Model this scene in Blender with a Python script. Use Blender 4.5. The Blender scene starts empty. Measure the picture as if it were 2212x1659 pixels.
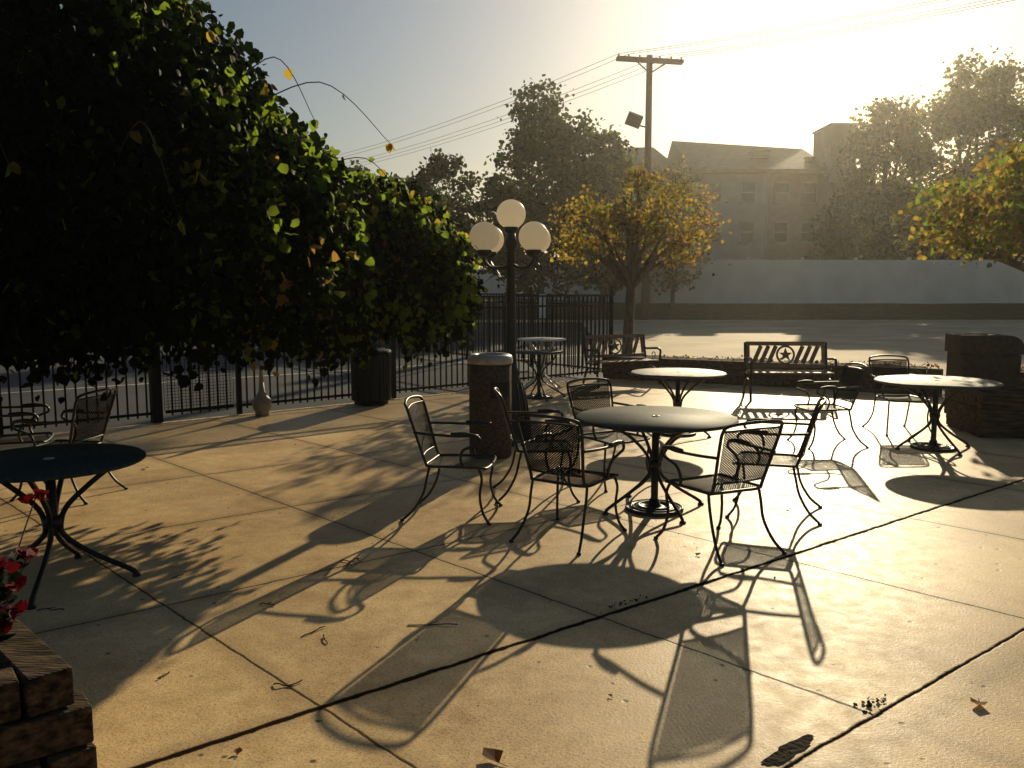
import bpy, math, random
import numpy as np
from mathutils import Vector, Matrix
random.seed(7); rng=np.random.default_rng(7)
R=math.radians
scene=bpy.context.scene
COL=scene.collection
# ---------------------------------------------------------------- camera / light
CAM_H=1.72
cd=bpy.data.cameras.new("camera"); cam=bpy.data.objects.new("camera",cd); COL.objects.link(cam)
cam.location=(0,0,CAM_H); cam.rotation_euler=(R(90-6.5),0,0)
cd.sensor_fit='HORIZONTAL'; cd.sensor_width=36; cd.lens=36*1840/2212; cd.clip_end=2000; cd.clip_start=0.05
scene.camera=cam
SAZ=R(19.5); SEL=R(19.2)
sunv=Vector((math.sin(SAZ)*math.cos(SEL),math.cos(SAZ)*math.cos(SEL),math.sin(SEL)))
ld=bpy.data.lights.new("sun",'SUN'); ld.energy=5.0; ld.angle=R(0.5); ld.color=(1.0,0.84,0.55)
lo=bpy.data.objects.new("sun",ld); COL.objects.link(lo); lo.rotation_euler=sunv.to_track_quat('Z','Y').to_euler(); lo.location=(20,50,30)
w=bpy.data.worlds.new("World"); scene.world=w; w.use_nodes=True
nt=w.node_tree; bg=nt.nodes["Background"]
sky=nt.nodes.new("ShaderNodeTexSky"); sky.sky_type='NISHITA'; sky.sun_disc=False
sky.sun_elevation=SEL; sky.sun_rotation=SAZ; sky.air_density=1.3; sky.dust_density=1.5; sky.ozone_density=2.6
nt.links.new(sky.outputs[0],bg.inputs[0]); bg.inputs[1].default_value=0.05
scene.view_settings.view_transform='Standard'; scene.view_settings.look='None'; scene.view_settings.exposure=0

# ---------------------------------------------------------------- materials
def new_mat(name):
    m=bpy.data.materials.new(name); m.use_nodes=True
    return m,m.node_tree.nodes,m.node_tree.links,m.node_tree.nodes["Principled BSDF"]
def mat(name,c1,c2=None,scale=6,rough=0.6,bump=0.0,bscale=None,metal=0,detail=4,spec=0.5,stretch=(1,1,1)):
    m,N,L,P=new_mat(name)
    if c2 is None: c2=tuple(x*0.7 for x in c1)
    tc=N.new("ShaderNodeTexCoord"); mp=N.new("ShaderNodeMapping"); mp.inputs['Scale'].default_value=stretch
    L.new(tc.outputs['Object'],mp.inputs[0])
    nz=N.new("ShaderNodeTexNoise"); nz.inputs['Scale'].default_value=scale; nz.inputs['Detail'].default_value=detail
    L.new(mp.outputs[0],nz.inputs['Vector'])
    cr=N.new("ShaderNodeValToRGB"); cr.color_ramp.elements[0].position=.35; cr.color_ramp.elements[1].position=.68
    cr.color_ramp.elements[0].color=(*c2,1); cr.color_ramp.elements[1].color=(*c1,1)
    L.new(nz.outputs[0],cr.inputs[0]); L.new(cr.outputs[0],P.inputs['Base Color'])
    P.inputs['Roughness'].default_value=rough; P.inputs['Metallic'].default_value=metal
    P.inputs['Specular IOR Level'].default_value=spec
    if bump>0:
        n2=N.new("ShaderNodeTexNoise"); n2.inputs['Scale'].default_value=bscale or scale*4; n2.inputs['Detail'].default_value=3
        L.new(mp.outputs[0],n2.inputs['Vector'])
        b=N.new("ShaderNodeBump"); b.inputs['Strength'].default_value=bump; b.inputs['Distance'].default_value=0.02
        L.new(n2.outputs[0],b.inputs['Height']); L.new(b.outputs[0],P.inputs['Normal'])
    return m
def leafmat(name,c,tr,mix=0.45,scale=3):
    m,N,L,P=new_mat(name)
    tc=N.new("ShaderNodeTexCoord"); nz=N.new("ShaderNodeTexNoise"); nz.inputs['Scale'].default_value=scale; nz.inputs['Detail'].default_value=1
    L.new(tc.outputs['Object'],nz.inputs['Vector'])
    mx=N.new("ShaderNodeMix"); mx.data_type='RGBA'; L.new(nz.outputs[0],mx.inputs[0])
    mx.inputs[6].default_value=(*[x*.6 for x in c],1); mx.inputs[7].default_value=(*[x*1.4 for x in c],1)
    L.new(mx.outputs[2],P.inputs['Base Color']); P.inputs['Roughness'].default_value=.65
    P.inputs['Specular IOR Level'].default_value=.07
    t=N.new("ShaderNodeBsdfTranslucent"); t.inputs[0].default_value=(*tr,1)
    s=N.new("ShaderNodeMixShader"); s.inputs[0].default_value=mix
    L.new(P.outputs[0],s.inputs[1]); L.new(t.outputs[0],s.inputs[2])
    L.new(s.outputs[0],N["Material Output"].inputs[0]); return m

iron=mat("wrought_iron",(.014,.018,.016),(.008,.010,.009),20,.45,spec=.35)
ironmesh=mat("wrought_iron_mesh",(.012,.014,.013),(.008,.010,.009),20,.7,spec=.06)
irontop=mat("table_enamel",(.05,.062,.054),(.03,.038,.034),30,.6,spec=.05)
ironglint=mat("table_enamel_glint",(.06,.07,.06),(.04,.045,.04),30,.5,.5,200,spec=.3)  # lighter, glossier copy of the enamel, made for the sun's glint
fence_m=mat("black_painted_metal",(.008,.009,.010),None,15,.5,spec=.2)
whitem=mat("white_enamel",(.6,.6,.58),(.45,.45,.43),10,.4)
wood=mat("weathered_slats",(.24,.16,.095),(.13,.085,.05),8,.6,.3,40,stretch=(1,6,6))
timber=mat("old_timber",(.13,.085,.05),(.014,.010,.007),4,.9,1.0,14,stretch=(1.2,8,8),detail=8,spec=.15)
bark=mat("bark",(.07,.05,.035),(.025,.018,.012),9,.9,1.0,20,stretch=(2,2,.6))
barkl=mat("light_bark",(.22,.155,.09),(.10,.07,.045),9,.9,.8,20,stretch=(2,2,.6))
asph=mat("asphalt",(.10,.10,.10),(.06,.062,.065),.35,.85,.5,60,detail=8,spec=.10)
lotm=mat("lot_concrete_sunlit",(.70,.53,.33),(.50,.385,.235),.5,.8,.5,40,detail=8,spec=.12)  # sunlit side of the lot, brightness put into the colour
grass=mat("grass",(.07,.08,.032),(.035,.042,.018),2.5,.95,1.0,30,spec=.1)
soil=mat("soil_mulch",(.05,.035,.022),(.018,.013,.009),14,.95,1.0,40,spec=.1)
stone=mat("aggregate_stone",(.15,.11,.075),(.05,.035,.025),45,.85,1.0,90,spec=.15)
stoneblock=mat("dark_aggregate",(.065,.052,.042),(.04,.033,.027),20,.9,.4,60,spec=.1)
ringm=mat("bin_ring",(.5,.46,.4),(.32,.3,.26),12,.45)
wallw=mat("white_wall",(.88,.82,.72),(.78,.71,.60),.8,.8,.3,12)
siding=mat("hazed_siding",(.60,.54,.47),(.52,.46,.40),1.2,.8,.2,8)  # siding and brick paler and warmer, distance haze put into their colour
brickr=mat("hazed_brick",(.52,.36,.26),(.42,.30,.22),3,.85,.3,12)
tan=mat("tan_stucco",(.62,.49,.33),(.52,.41,.29),1,.9,.2,8)
roofm=mat("shingle_roof",(.33,.25,.16),(.24,.18,.12),2.5,.8,.4,20)
glassd=mat("window_glass",(.10,.10,.10),(.06,.06,.06),1,.15)
polewood=mat("pole_wood",(.15,.105,.065),(.08,.055,.035),6,.85,.5,20,stretch=(4,4,.5))
blackm=mat("black_plastic",(.010,.011,.015),(.016,.017,.022),12,.5,spec=.2)
lampb=mat("lamp_paint",(.010,.015,.022),(.007,.010,.014),12,.4,spec=.35)
vase_m=mat("beige_resin",(.34,.28,.2),(.24,.19,.14),8,.6)
signm=mat("sign_white",(.8,.8,.78),(.7,.7,.68),6,.5)
paintm=mat("road_paint",(.6,.58,.5),(.35,.33,.28),4,.6)
L_in=leafmat("leaf_inner_shade",(.003,.004,.0025),(.002,.004,.001),.1)  # near-black filler, the crown's inner shade put into its colour
L_dark=leafmat("leaf_dark",(.0045,.008,.0035),(.010,.024,.003),.25)  # darkened to put the weeping crown's unlit side into the leaf colour
L_green=leafmat("leaf_green",(.016,.032,.007),(.27,.38,.035),.52)
L_gold=leafmat("leaf_olive",(.06,.055,.018),(.30,.25,.035),.5)
L_yel=leafmat("leaf_yellow",(.12,.09,.02),(.55,.40,.05),.55)
L_org=leafmat("leaf_orange",(.12,.07,.02),(.46,.26,.05),.5)
L_brn=leafmat("leaf_brown",(.10,.055,.025),(.2,.1,.03),.3)
L_red=leafmat("leaf_red",(.09,.005,.008),(.2,.008,.012),.3)
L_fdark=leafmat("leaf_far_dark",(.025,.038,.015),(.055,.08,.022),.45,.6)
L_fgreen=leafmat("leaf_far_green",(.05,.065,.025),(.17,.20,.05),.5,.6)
L_hz1=leafmat("leaf_haze_dark",(.055,.07,.03),(.14,.17,.05),.5,.6)  # both far leaf tones lightened, distance haze put into the colour
L_hz2=leafmat("leaf_haze_green",(.10,.11,.05),(.30,.31,.09),.55,.6)
gm,N,L_,P=new_mat("lamp_globe_glass"); P.inputs['Base Color'].default_value=(.88,.80,.66,1); P.inputs['Roughness'].default_value=.35
t=N.new("ShaderNodeBsdfTranslucent"); t.inputs[0].default_value=(.95,.88,.75,1); s=N.new("ShaderNodeMixShader"); s.inputs[0].default_value=.74
nzg=N.new("ShaderNodeTexNoise"); nzg.inputs['Scale'].default_value=3; mr=N.new("ShaderNodeMapRange"); mr.inputs[3].default_value=.3; mr.inputs[4].default_value=.45
L_.new(nzg.outputs[0],mr.inputs[0]); L_.new(mr.outputs[0],P.inputs['Roughness'])
L_.new(P.outputs[0],s.inputs[1]); L_.new(t.outputs[0],s.inputs[2]); L_.new(s.outputs[0],N["Material Output"].inputs[0])

# concrete with joints
cm,N,L,P=new_mat("patio_concrete")
tc=N.new("ShaderNodeTexCoord"); obj=tc.outputs['Object']
def noise(sc,det=5,rough=.55):
    n=N.new("ShaderNodeTexNoise"); n.inputs['Scale'].default_value=sc; n.inputs['Detail'].default_value=det; n.inputs['Roughness'].default_value=rough
    L.new(obj,n.inputs['Vector']); return n.outputs[0]
def math_(op,a,b=None,c=None,clamp=False):
    n=N.new("ShaderNodeMath"); n.operation=op; n.use_clamp=clamp
    for i,x in enumerate((a,b,c)):
        if x is None: continue
        if isinstance(x,(int,float)): n.inputs[i].default_value=x
        else: L.new(x,n.inputs[i])
    return n.outputs[0]
def dot(v):
    n=N.new("ShaderNodeVectorMath"); n.operation='DOT_PRODUCT'; L.new(obj,n.inputs[0]); n.inputs[1].default_value=v; return n.outputs['Value']
def mrange(x,a,b,c,d):
    n=N.new("ShaderNodeMapRange"); L.new(x,n.inputs[0])
    for i,vv in enumerate((a,b,c,d)): n.inputs[i+1].default_value=vv
    return n.outputs[0]
wob=math_('MULTIPLY',math_('SUBTRACT',noise(5,6,.7),.5),.035)
d1=math_('ADD',dot((-.613,.790,0)),wob); d2=math_('ADD',dot((.716,.698,0)),wob)
j1=math_('PINGPONG',math_('SUBTRACT',d1,3.113),.785)
j2=math_('PINGPONG',math_('SUBTRACT',d2,3.333),.785)
above=math_('GREATER_THAN',d1,2.9)
j1m=math_('MULTIPLY',mrange(j1,.004,.010,1,0),above)
j2m=math_('MULTIPLY',mrange(j2,.004,.010,1,0),math_('GREATER_THAN',d1,1.68))
mid=noise(9,5,.65)
wd_=math_('MULTIPLY',mid,.028); wd2=math_('MULTIPLY',mid,.012)
L1=mrange(math_('SUBTRACT',math_('ABSOLUTE',math_('SUBTRACT',d1,3.113)),wd_),-.002,.008,1,0)
L2=mrange(math_('SUBTRACT',math_('ABSOLUTE',math_('SUBTRACT',d1,1.681)),wd2),.0,.008,1,0)
jt=math_('MAXIMUM',math_('MAXIMUM',math_('MULTIPLY',j1m,.85),math_('MULTIPLY',j2m,.85)),math_('MAXIMUM',L1,L2),clamp=True)
jst=math_('MAXIMUM',mrange(j1,0,.10,1,0),mrange(j2,0,.10,1,0))
big=noise(.9,8,.68); fine=noise(75,3,.7)
cr=N.new("ShaderNodeValToRGB"); e=cr.color_ramp.elements; e[0].position=.40; e[0].color=(.47,.30,.135,1); e[1].position=.60; e[1].color=(.88,.625,.315,1)
L.new(math_('ADD',math_('MULTIPLY',big,.5),math_('ADD',math_('MULTIPLY',mid,.22),math_('MULTIPLY',fine,.28))),cr.inputs[0])
vor=N.new("ShaderNodeTexVoronoi"); vor.inputs['Scale'].default_value=7; vor.inputs['Randomness'].default_value=1; L.new(obj,vor.inputs['Vector'])
pit=mrange(vor.outputs['Distance'],.05,.11,1,0)
pitm=math_('MULTIPLY',pit,math_('GREATER_THAN',big,.49))
vor2=N.new("ShaderNodeTexVoronoi"); vor2.inputs['Scale'].default_value=80; L.new(obj,vor2.inputs['Vector'])
spk=mrange(vor2.outputs['Distance'],.1,.4,.5,1.0)
mxa=N.new("ShaderNodeMix"); mxa.data_type='RGBA'; mxa.blend_type='MULTIPLY'; mxa.inputs[0].default_value=1
comb=N.new("ShaderNodeCombineColor"); 
sh=math_('MULTIPLY',spk,math_('SUBTRACT',1,math_('MULTIPLY',jst,math_('MULTIPLY',mid,.55))))
for i in range(3): L.new(sh,comb.inputs[i])
L.new(cr.outputs[0],mxa.inputs[6]); L.new(comb.outputs[0],mxa.inputs[7])
mxb=N.new("ShaderNodeMix"); mxb.data_type='RGBA'; L.new(math_('MAXIMUM',jt,math_('MULTIPLY',pitm,.8)),mxb.inputs[0]); L.new(mxa.outputs[2],mxb.inputs[6]); mxb.inputs[7].default_value=(.02,.014,.009,1)
L.new(mxb.outputs[2],P.inputs['Base Color']); 
L.new(mrange(mid,.3,.7,.42,.58),P.inputs['Roughness'])
L.new(mrange(jt,0,1,.10,.0),P.inputs['Specular IOR Level'])
hgt=math_('SUBTRACT',math_('ADD',math_('MULTIPLY',fine,.3),math_('MULTIPLY',mid,.05)),math_('MULTIPLY',math_('ADD',jt,pitm),.25))
bp=N.new("ShaderNodeBump"); bp.inputs['Strength'].default_value=.6; bp.inputs['Distance'].default_value=.01; L.new(hgt,bp.inputs['Height']); L.new(bp.outputs[0],P.inputs['Normal'])
concrete=cm

# ---------------------------------------------------------------- builder
def smooth(pts,k=5,closed=False):
    P=[Vector(p) for p in pts]; out=[]; n=len(P)
    for i in range(n-1):
        p0=P[max(i-1,0)];p1=P[i];p2=P[i+1];p3=P[min(i+2,n-1)]
        for j in range(k):
            t=j/k
            out.append(.5*((2*p1)+(-p0+p2)*t+(2*p0-5*p1+4*p2-p3)*t*t+(-p0+3*p1-3*p2+p3)*t**3))
    out.append(P[-1]); return out
class B:
    def __init__(s): s.v=[];s.f=[];s.m=[];s.s=[]
    def add(s,vs,fs,mi=0,sm=False):
        o=len(s.v); s.v+= [tuple(x) for x in vs]
        for f in fs: s.f.append([i+o for i in f]); s.m.append(mi); s.s.append(sm)
    def box(s,c,d,mi=0,M=None,ax=None):
        x,y,z=[k/2 for k in d]; vs=[Vector((sx*x,sy*y,sz*z)) for sx in(-1,1) for sy in(-1,1) for sz in(-1,1)]
        if M is not None: vs=[M@v for v in vs]
        vs=[v+Vector(c) for v in vs]
        s.add(vs,[(0,1,3,2),(4,6,7,5),(0,4,5,1),(2,3,7,6),(0,2,6,4),(1,5,7,3)],mi)
        return s
    def tube(s,pts,r,n=6,mi=0,closed=False):
        P=[Vector(p) for p in pts]; m=len(P); rr=r if isinstance(r,(list,tuple)) else [r]*m
        vs=[]; up=None
        for i in range(m):
            if closed: t=P[(i+1)%m]-P[i-1]
            else: t=P[min(i+1,m-1)]-P[max(i-1,0)]
            if t.length<1e-9: t=Vector((0,0,1))
            t.normalize()
            if up is None:
                up=Vector((0,0,1)) if abs(t.z)<.9 else Vector((1,0,0))
            up=(up-t*up.dot(t)); 
            if up.length<1e-6: up=Vector((1,0,0))-t*t.x
            up.normalize(); b=t.cross(up)
            for k in range(n):
                a=2*math.pi*k/n; vs.append(P[i]+(up*math.cos(a)+b*math.sin(a))*rr[i])
        fs=[]
        for i in range(m if closed else m-1):
            for k in range(n):
                j=(i+1)%m; fs.append((i*n+k,i*n+(k+1)%n,j*n+(k+1)%n,j*n+k))
        if not closed: fs.append(tuple(range(n))[::-1]); fs.append(tuple((m-1)*n+k for k in range(n)))
        s.add(vs,fs,mi,True); return s
    def lathe(s,prof,c=(0,0,0),n=32,mi=0,cap=True):
        vs=[];fs=[]
        for r,z in prof:
            for k in range(n):
                a=2*math.pi*k/n; vs.append((c[0]+r*math.cos(a),c[1]+r*math.sin(a),c[2]+z))
        for i in range(len(prof)-1):
            for k in range(n): fs.append((i*n+k,i*n+(k+1)%n,(i+1)*n+(k+1)%n,(i+1)*n+k))
        s.add(vs,fs,mi,True)
        if cap:
            o=len(s.v)-len(vs)
            s.f.append([o+k for k in range(n)][::-1]); s.m.append(mi); s.s.append(False)
            s.f.append([o+(len(prof)-1)*n+k for k in range(n)]); s.m.append(mi); s.s.append(False)
        return s
    def obj(s,name,mats,parent=None,loc=(0,0,0),rz=0,bevel=0):
        me=bpy.data.meshes.new(name); me.from_pydata(s.v,[],s.f)
        if not isinstance(mats,(list,tuple)): mats=[mats]
        for m in mats: me.materials.append(m)
        me.polygons.foreach_set("material_index",s.m); me.polygons.foreach_set("use_smooth",s.s); me.update()
        o=bpy.data.objects.new(name,me); COL.objects.link(o); o.location=loc; o.rotation_euler=(0,0,rz)
        if parent: o.parent=parent
        if bevel:
            b=o.modifiers.new("bevel",'BEVEL'); b.width=bevel; b.segments=2; b.limit_method='ANGLE'; b.angle_limit=R(50)
        return o
def empty(name,loc=(0,0,0),rz=0,label=None,cat=None,group=None):
    o=bpy.data.objects.new(name,None); COL.objects.link(o); o.location=loc; o.rotation_euler=(0,0,rz); o.empty_display_size=.2
    tag(o,label,cat,group); return o
def tag(o,label=None,cat=None,group=None,kind=None):
    if label:o["label"]=label
    if cat:o["category"]=cat
    if group:o["group"]=group
    if kind:o["kind"]=kind
    return o
def clone(root,loc,rz,label=None,scale=None):
    def cp(o,par):
        n=o.copy(); COL.objects.link(n)
        if par is not None: n.parent=par
        for c in [c for c in o.children]: cp(c,n)
        return n
    n=cp(root,None); n.location=loc; n.rotation_euler=(0,0,rz)
    if label: n["label"]=label
    if scale: n.scale=scale
    return n
LEAF=np.array([(0,0,0),(-.48,.28,.10),(-.36,.72,.05),(0,1.05,-.08),(.36,.72,.05),(.48,.28,.10)])
def leaves(name,pts,sizes,mi,mats,parent=None,dirs=None,spread=1.0,loc=(0,0,0)):
    n=len(pts); pts=np.asarray(pts)
    y=rng.normal(size=(n,3))*spread
    if dirs is not None: y=y+dirs
    y/=np.linalg.norm(y,axis=1)[:,None]+1e-9
    z=rng.normal(size=(n,3)); z-= (z*y).sum(1)[:,None]*y; z/=np.linalg.norm(z,axis=1)[:,None]+1e-9
    x=np.cross(y,z)
    V=pts[:,None,:]+(LEAF[None,:,0,None]*x[:,None,:]+LEAF[None,:,1,None]*y[:,None,:]+LEAF[None,:,2,None]*z[:,None,:])*np.asarray(sizes)[:,None,None]
    V=V.reshape(-1,3); base=np.arange(n)*6
    F=np.stack([np.stack([base,base+1,base+2,base+3],1),np.stack([base,base+3,base+4,base+5],1)],1).reshape(-1)
    me=bpy.data.meshes.new(name); me.vertices.add(n*6); me.vertices.foreach_set("co",V.astype(np.float32).ravel())
    me.loops.add(n*8); me.loops.foreach_set("vertex_index",F.astype(np.int32)); me.polygons.add(n*2)
    me.polygons.foreach_set("loop_start",(np.arange(n*2)*4).astype(np.int32)); me.polygons.foreach_set("loop_total",np.full(n*2,4,dtype=np.int32))
    for m in mats: me.materials.append(m)
    me.polygons.foreach_set("material_index",np.repeat(np.asarray(mi),2).astype(np.int32)); me.update(); me.validate()
    o=bpy.data.objects.new(name,me); COL.objects.link(o); o.location=loc
    if parent:o.parent=parent
    return o

# ---------------------------------------------------------------- ground
def sheet(name,poly,z,m,label=None):
    b=B(); b.add([(x,y,z) for x,y in poly],[tuple(range(len(poly)))]); o=b.obj(name,m); o["kind"]="structure"; return o
sheet("parking_lot",[(-700,-300),(700,-300),(700,900),(-700,900)],-.06,asph)
sheet("sunlit_concrete_lot",[(2.2,16.8),(60,5),(90,43.2),(3.5,43.2)],-.054,lotm)  # separate paler sheet paints the sunlit part of the lot
fd=Vector((.75,.661)); Bp=Vector((-1.84,13.15))
def fp(s,z=0): q=Bp+fd*s; return Vector((q.x,q.y,z))
f0=fp(-14); f1=fp(5.1)
b=B(); poly=[(f0.x,f0.y),(f0.x,-8),(16,-8),(16,9.5),(6.6,13.3),(f1.x+.2,f1.y+.1)]
n=len(poly); vs=[(x,y,0) for x,y in poly]+[(x,y,-.12) for x,y in poly]
b.add(vs,[tuple(range(n))]+[(i,i+n,(i+1)%n+n,(i+1)%n) for i in range(n)]); o=b.obj("patio_pavement",concrete); o["kind"]="structure"
b=B(); xs=np.linspace(-120,160,90); ys=[43.5,43.8,45,46.5,48,49.5,55,70,120,250]; zs=[-.07,.08,.2,.42,.62,.76,.8,.9,1.0,1.2]
vs=[];fs=[]
for j,yy in enumerate(ys):
    for i,xx in enumerate(xs): vs.append((xx,yy+ (math.sin(xx*.11)*.3 if 0<j<5 else 0),zs[j]+(rng.normal()*.03 if j>1 else 0)))
nx=len(xs)
for j in range(len(ys)-1):
    for i in range(nx-1): fs.append((j*nx+i,j*nx+i+1,(j+1)*nx+i+1,(j+1)*nx+i))
b.add(vs,fs,0,True); o=b.obj("grass_bank",grass); o["kind"]="structure"
b=B(); b.box((20,43.3,.0),(280,.18,.12)); o=b.obj("kerb",tan); o["kind"]="structure"
b=B()
for (x0,y0,x1,y1,wd) in [(-9.5,13.5,2,22.5,.12),(-14,18,-3,30,.12)]:
    d=Vector((x1-x0,y1-y0)).normalized(); nn=Vector((-d.y,d.x))*wd/2
    b.add([(x0+nn.x,y0+nn.y,-.056),(x0-nn.x,y0-nn.y,-.056),(x1-nn.x,y1-nn.y,-.056),(x1+nn.x,y1+nn.y,-.056)],[(0,1,2,3)])
o=b.obj("road_marking",paintm); o["kind"]="structure"

# haze added for its sun glare, object named sky: one closed volume that holds the whole place (camera inside it)
hm=bpy.data.materials.new("haze_air"); hm.use_nodes=True; N=hm.node_tree.nodes; N.remove(N["Principled BSDF"])
vsx=N.new("ShaderNodeVolumeScatter"); vsx.inputs['Color'].default_value=(1,.95,.85,1); vsx.inputs['Density'].default_value=.0006; vsx.inputs['Anisotropy'].default_value=.80
hm.node_tree.links.new(vsx.outputs[0],N["Material Output"].inputs['Volume'])
b=B(); b.box((10,90,8.5),(500,380,21)); o=b.obj("sky",hm); o["kind"]="structure"

# ---------------------------------------------------------------- white wall
def wall_run(p,q,zt,zb,label):
    p=Vector(p);q=Vector(q);d=q-p;Ln=d.length;rz=math.atan2(d.y,d.x)
    e=empty("concrete_wall",(p.x,p.y,zb),rz,label,"wall")
    b=B();np_=int(Ln/3.0);w_=Ln/np_
    for i in range(np_):
        b.box((w_*(i+.5),0,(zt-zb)/2),(w_-.24,.12,zt-zb))
    b.obj("wall_panel",wallw,e)
    b=B()
    for i in range(np_+1): b.box((w_*i,0,(zt-zb+.06)/2),(.236,.14,zt-zb+.06)); b.lathe([(.13,0),(.13,.05),(.03,.12)],(w_*i,0,zt-zb+.06),10)
    b.obj("wall_post",wallw,e)
wall_run((7.4,50),(52,51.5),3.3,.6,"long white panel wall standing on grassy bank")
wall_run((-6,84),(7.1,50.3),3.3,.6,"white panel wall receding behind dark trees")

# ---------------------------------------------------------------- buildings
def window(parent,x,y,z,wd=.9,h=1.3):
    b=B(); b.box((x,y,z),(wd,.06,h)); wo=b.obj("window",glassd,parent)
    b=B(); t=.09
    b.box((x,y-.04,z+h/2+t/2),(wd+2*t,.1,t)).box((x,y-.04,z-h/2-t/2),(wd+2*t,.12,t)).box((x-wd/2-t/2,y-.04,z),(t,.1,h)).box((x+wd/2+t/2,y-.04,z),(t,.1,h)).box((x,y-.04,z),(wd,.05,.06))
    b.obj("frame",siding,wo)
e=empty("apartment_building",(0,60,.8),0,"three storey tan apartment building with brown gabled shingle roof","building")
b=B(); b.box((15.25,6,4.45),(4.7,12,8.9),0); b.box((15.25,5.97,.6),(4.8,12.2,1.2),1); b.box((19.55,6.2,4.45),(3.9,12,8.9),1); 
b.box((17.62,-.06,4.5),(.12,.12,8.9),2); b.obj("wall",[siding,brickr,whitem],e)
b=B()
x0,x1=12.3,22.0; y0,y1,yr=-.7,12.9,6.1; ze,zr=8.9,11.9
b.add([(x0,y0,ze),(x1,y0,ze),(x1,yr,zr-.6),(x0-.2,yr,zr),(x0,y1,ze),(x1,y1,ze),(x0,y0,ze-.25),(x1,y0,ze-.25),(x1,y1,ze-.25),(x0,y1,ze-.25)],
 [(0,1,2,3),(3,2,5,4),(6,7,1,0),(4,5,8,9),(0,3,4),(1,5,2),(6,9,8,7),(6,0,4,9),(1,7,8,5)])
ro=b.obj("roof",roofm,e)
for (c,d) in (((17.6,2.0,10.2),(1.2,.7,.4)),((21.0,1.2,9.7),(.7,.5,.35))):
    b=B(); b.box(c,d); b.box((c[0],c[1],c[2]+d[2]/2+.04),(d[0]+.15,d[1]+.15,.08)); b.obj("roof_vent",iron,ro)
for z in (1.9,4.7,7.4):
    for x in (14.0,16.3,18.7,20.6):
        window(e,x,-.02 if x<17.5 else .18,z)
b=B(); b.box((22.1,-.2,5.8),(1.75,3.4,11.6),0); b.box((22.1,-.2,11.66),(1.95,3.6,.12),1); b.obj("tower",[tan,siding],e)
e=empty("apartment_building",(9.3,66,.8),0,"apartment wing with brown hipped roof behind trees","building")
b=B(); b.box((0,5,4.5),(7.4,10,9)); b.obj("wall",siding,e)
b=B(); b.add([(-4.3,-.6,9),(4.3,-.6,9),(4.3,10.6,9),(-4.3,10.6,9),(-2,5,12.2),(2.2,5,12.2)],[(0,1,5,4),(1,2,5),(2,3,4,5),(3,0,4),(3,2,1,0)]); b.obj("roof",roofm,e)
for x in (-2.4,0,2.4):
    for z in (4.7,7.4): window(e,x,-.02,z)
e=empty("townhouse",(30.5,63,.8),0,"low tan townhouse with dark balcony roof behind trees","building")
b=B(); b.box((0,5,3),(14,10,6)); b.obj("wall",tan,e)
b=B(); b.add([(-7.5,-1.2,6),(7.5,-1.2,6),(7.5,11,6),(-7.5,11,6),(-7,5,8.2),(7,5,8.2)],[(0,1,5,4),(1,2,5),(2,3,4,5),(3,0,4),(3,2,1,0)]); b.obj("roof",roofm,e)
for x in (-5,-2,1.5,5):
    for z in (1.6,4.4): window(e,x,-.02,z)
b=B(); b.box((-2,-1.2,3.2),(5,2.2,.15)).box((-4.4,-2.2,1.6),(.15,.15,3.1)).box((.4,-2.2,1.6),(.15,.15,3.1)); 
for i in range(17): b.box((-4.4+i*.3,-2.2,3.8),(.04,.04,1.0))
b.box((-2,-2.2,4.33),(5,.06,.06)); b.obj("balcony",whitem,e)

# ---------------------------------------------------------------- utility pole & wires
e=empty("utility_pole",(6.84,43.9,.05),0,"tall wooden utility pole with double crossarm and floodlight","utility pole")
b=B(); b.lathe([(.22,0),(.15,13.1)],n=12); b.obj("pole",polewood,e)
ZT=12.85
M=Matrix.Rotation(R(7),3,'Y')@Matrix.Rotation(R(-14),3,'Z')
b=B(); b.box((0,-.2,ZT),(3.3,.13,.17),0,M); b.box((0,.2,ZT+.03),(3.3,.13,.17),0,M)
for s_ in(-1,1): b.tube([(0,-.16,ZT-.65),(s_*.85,-.25,ZT-.05-s_*.1)],.035)
b.obj("crossarm",polewood,e)
insul=[]
for x in (-1.55,-1.05,-.5,.5,1.05,1.55):
    b=B(); q=M@Vector((x,0,.10)); p_=Vector((q.x,q.y,ZT+q.z)); insul.append(p_+Vector((0,0,.16))); b.lathe([(.02,0),(.05,.03),(.035,.08),(.05,.11),(.015,.16)],p_,8)
    b.obj("insulator",iron,e)
b=B(); b.tube([(0,0,9.6),(-.5,-.1,9.7)],.04); b.box((-.75,-.15,9.95),(.75,.35,.6),0,Matrix.Rotation(R(20),3,'Y')@Matrix.Rotation(R(25),3,'X')); b.obj("floodlight",iron,e)
for i,p_ in enumerate(insul):
    if i in(2,): continue
    st=Vector((6.84,43.9,.05))+p_
    for tgt,nm in (((-21+i*.5,78+i*.3,12.3-.1*i),0),((33+i*.3,20,13.6),1)):
        tg=Vector(tgt); pts=[]
        for k in range(15):
            t=k/14; q=st.lerp(tg,t); q.z-=4*t*(1-t)*.7; pts.append(q)
        b=B(); b.tube(pts,.012,4); o=b.obj("power_line",iron); tag(o,"thin overhead power line strung from wooden pole","cable","overhead power lines")

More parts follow.
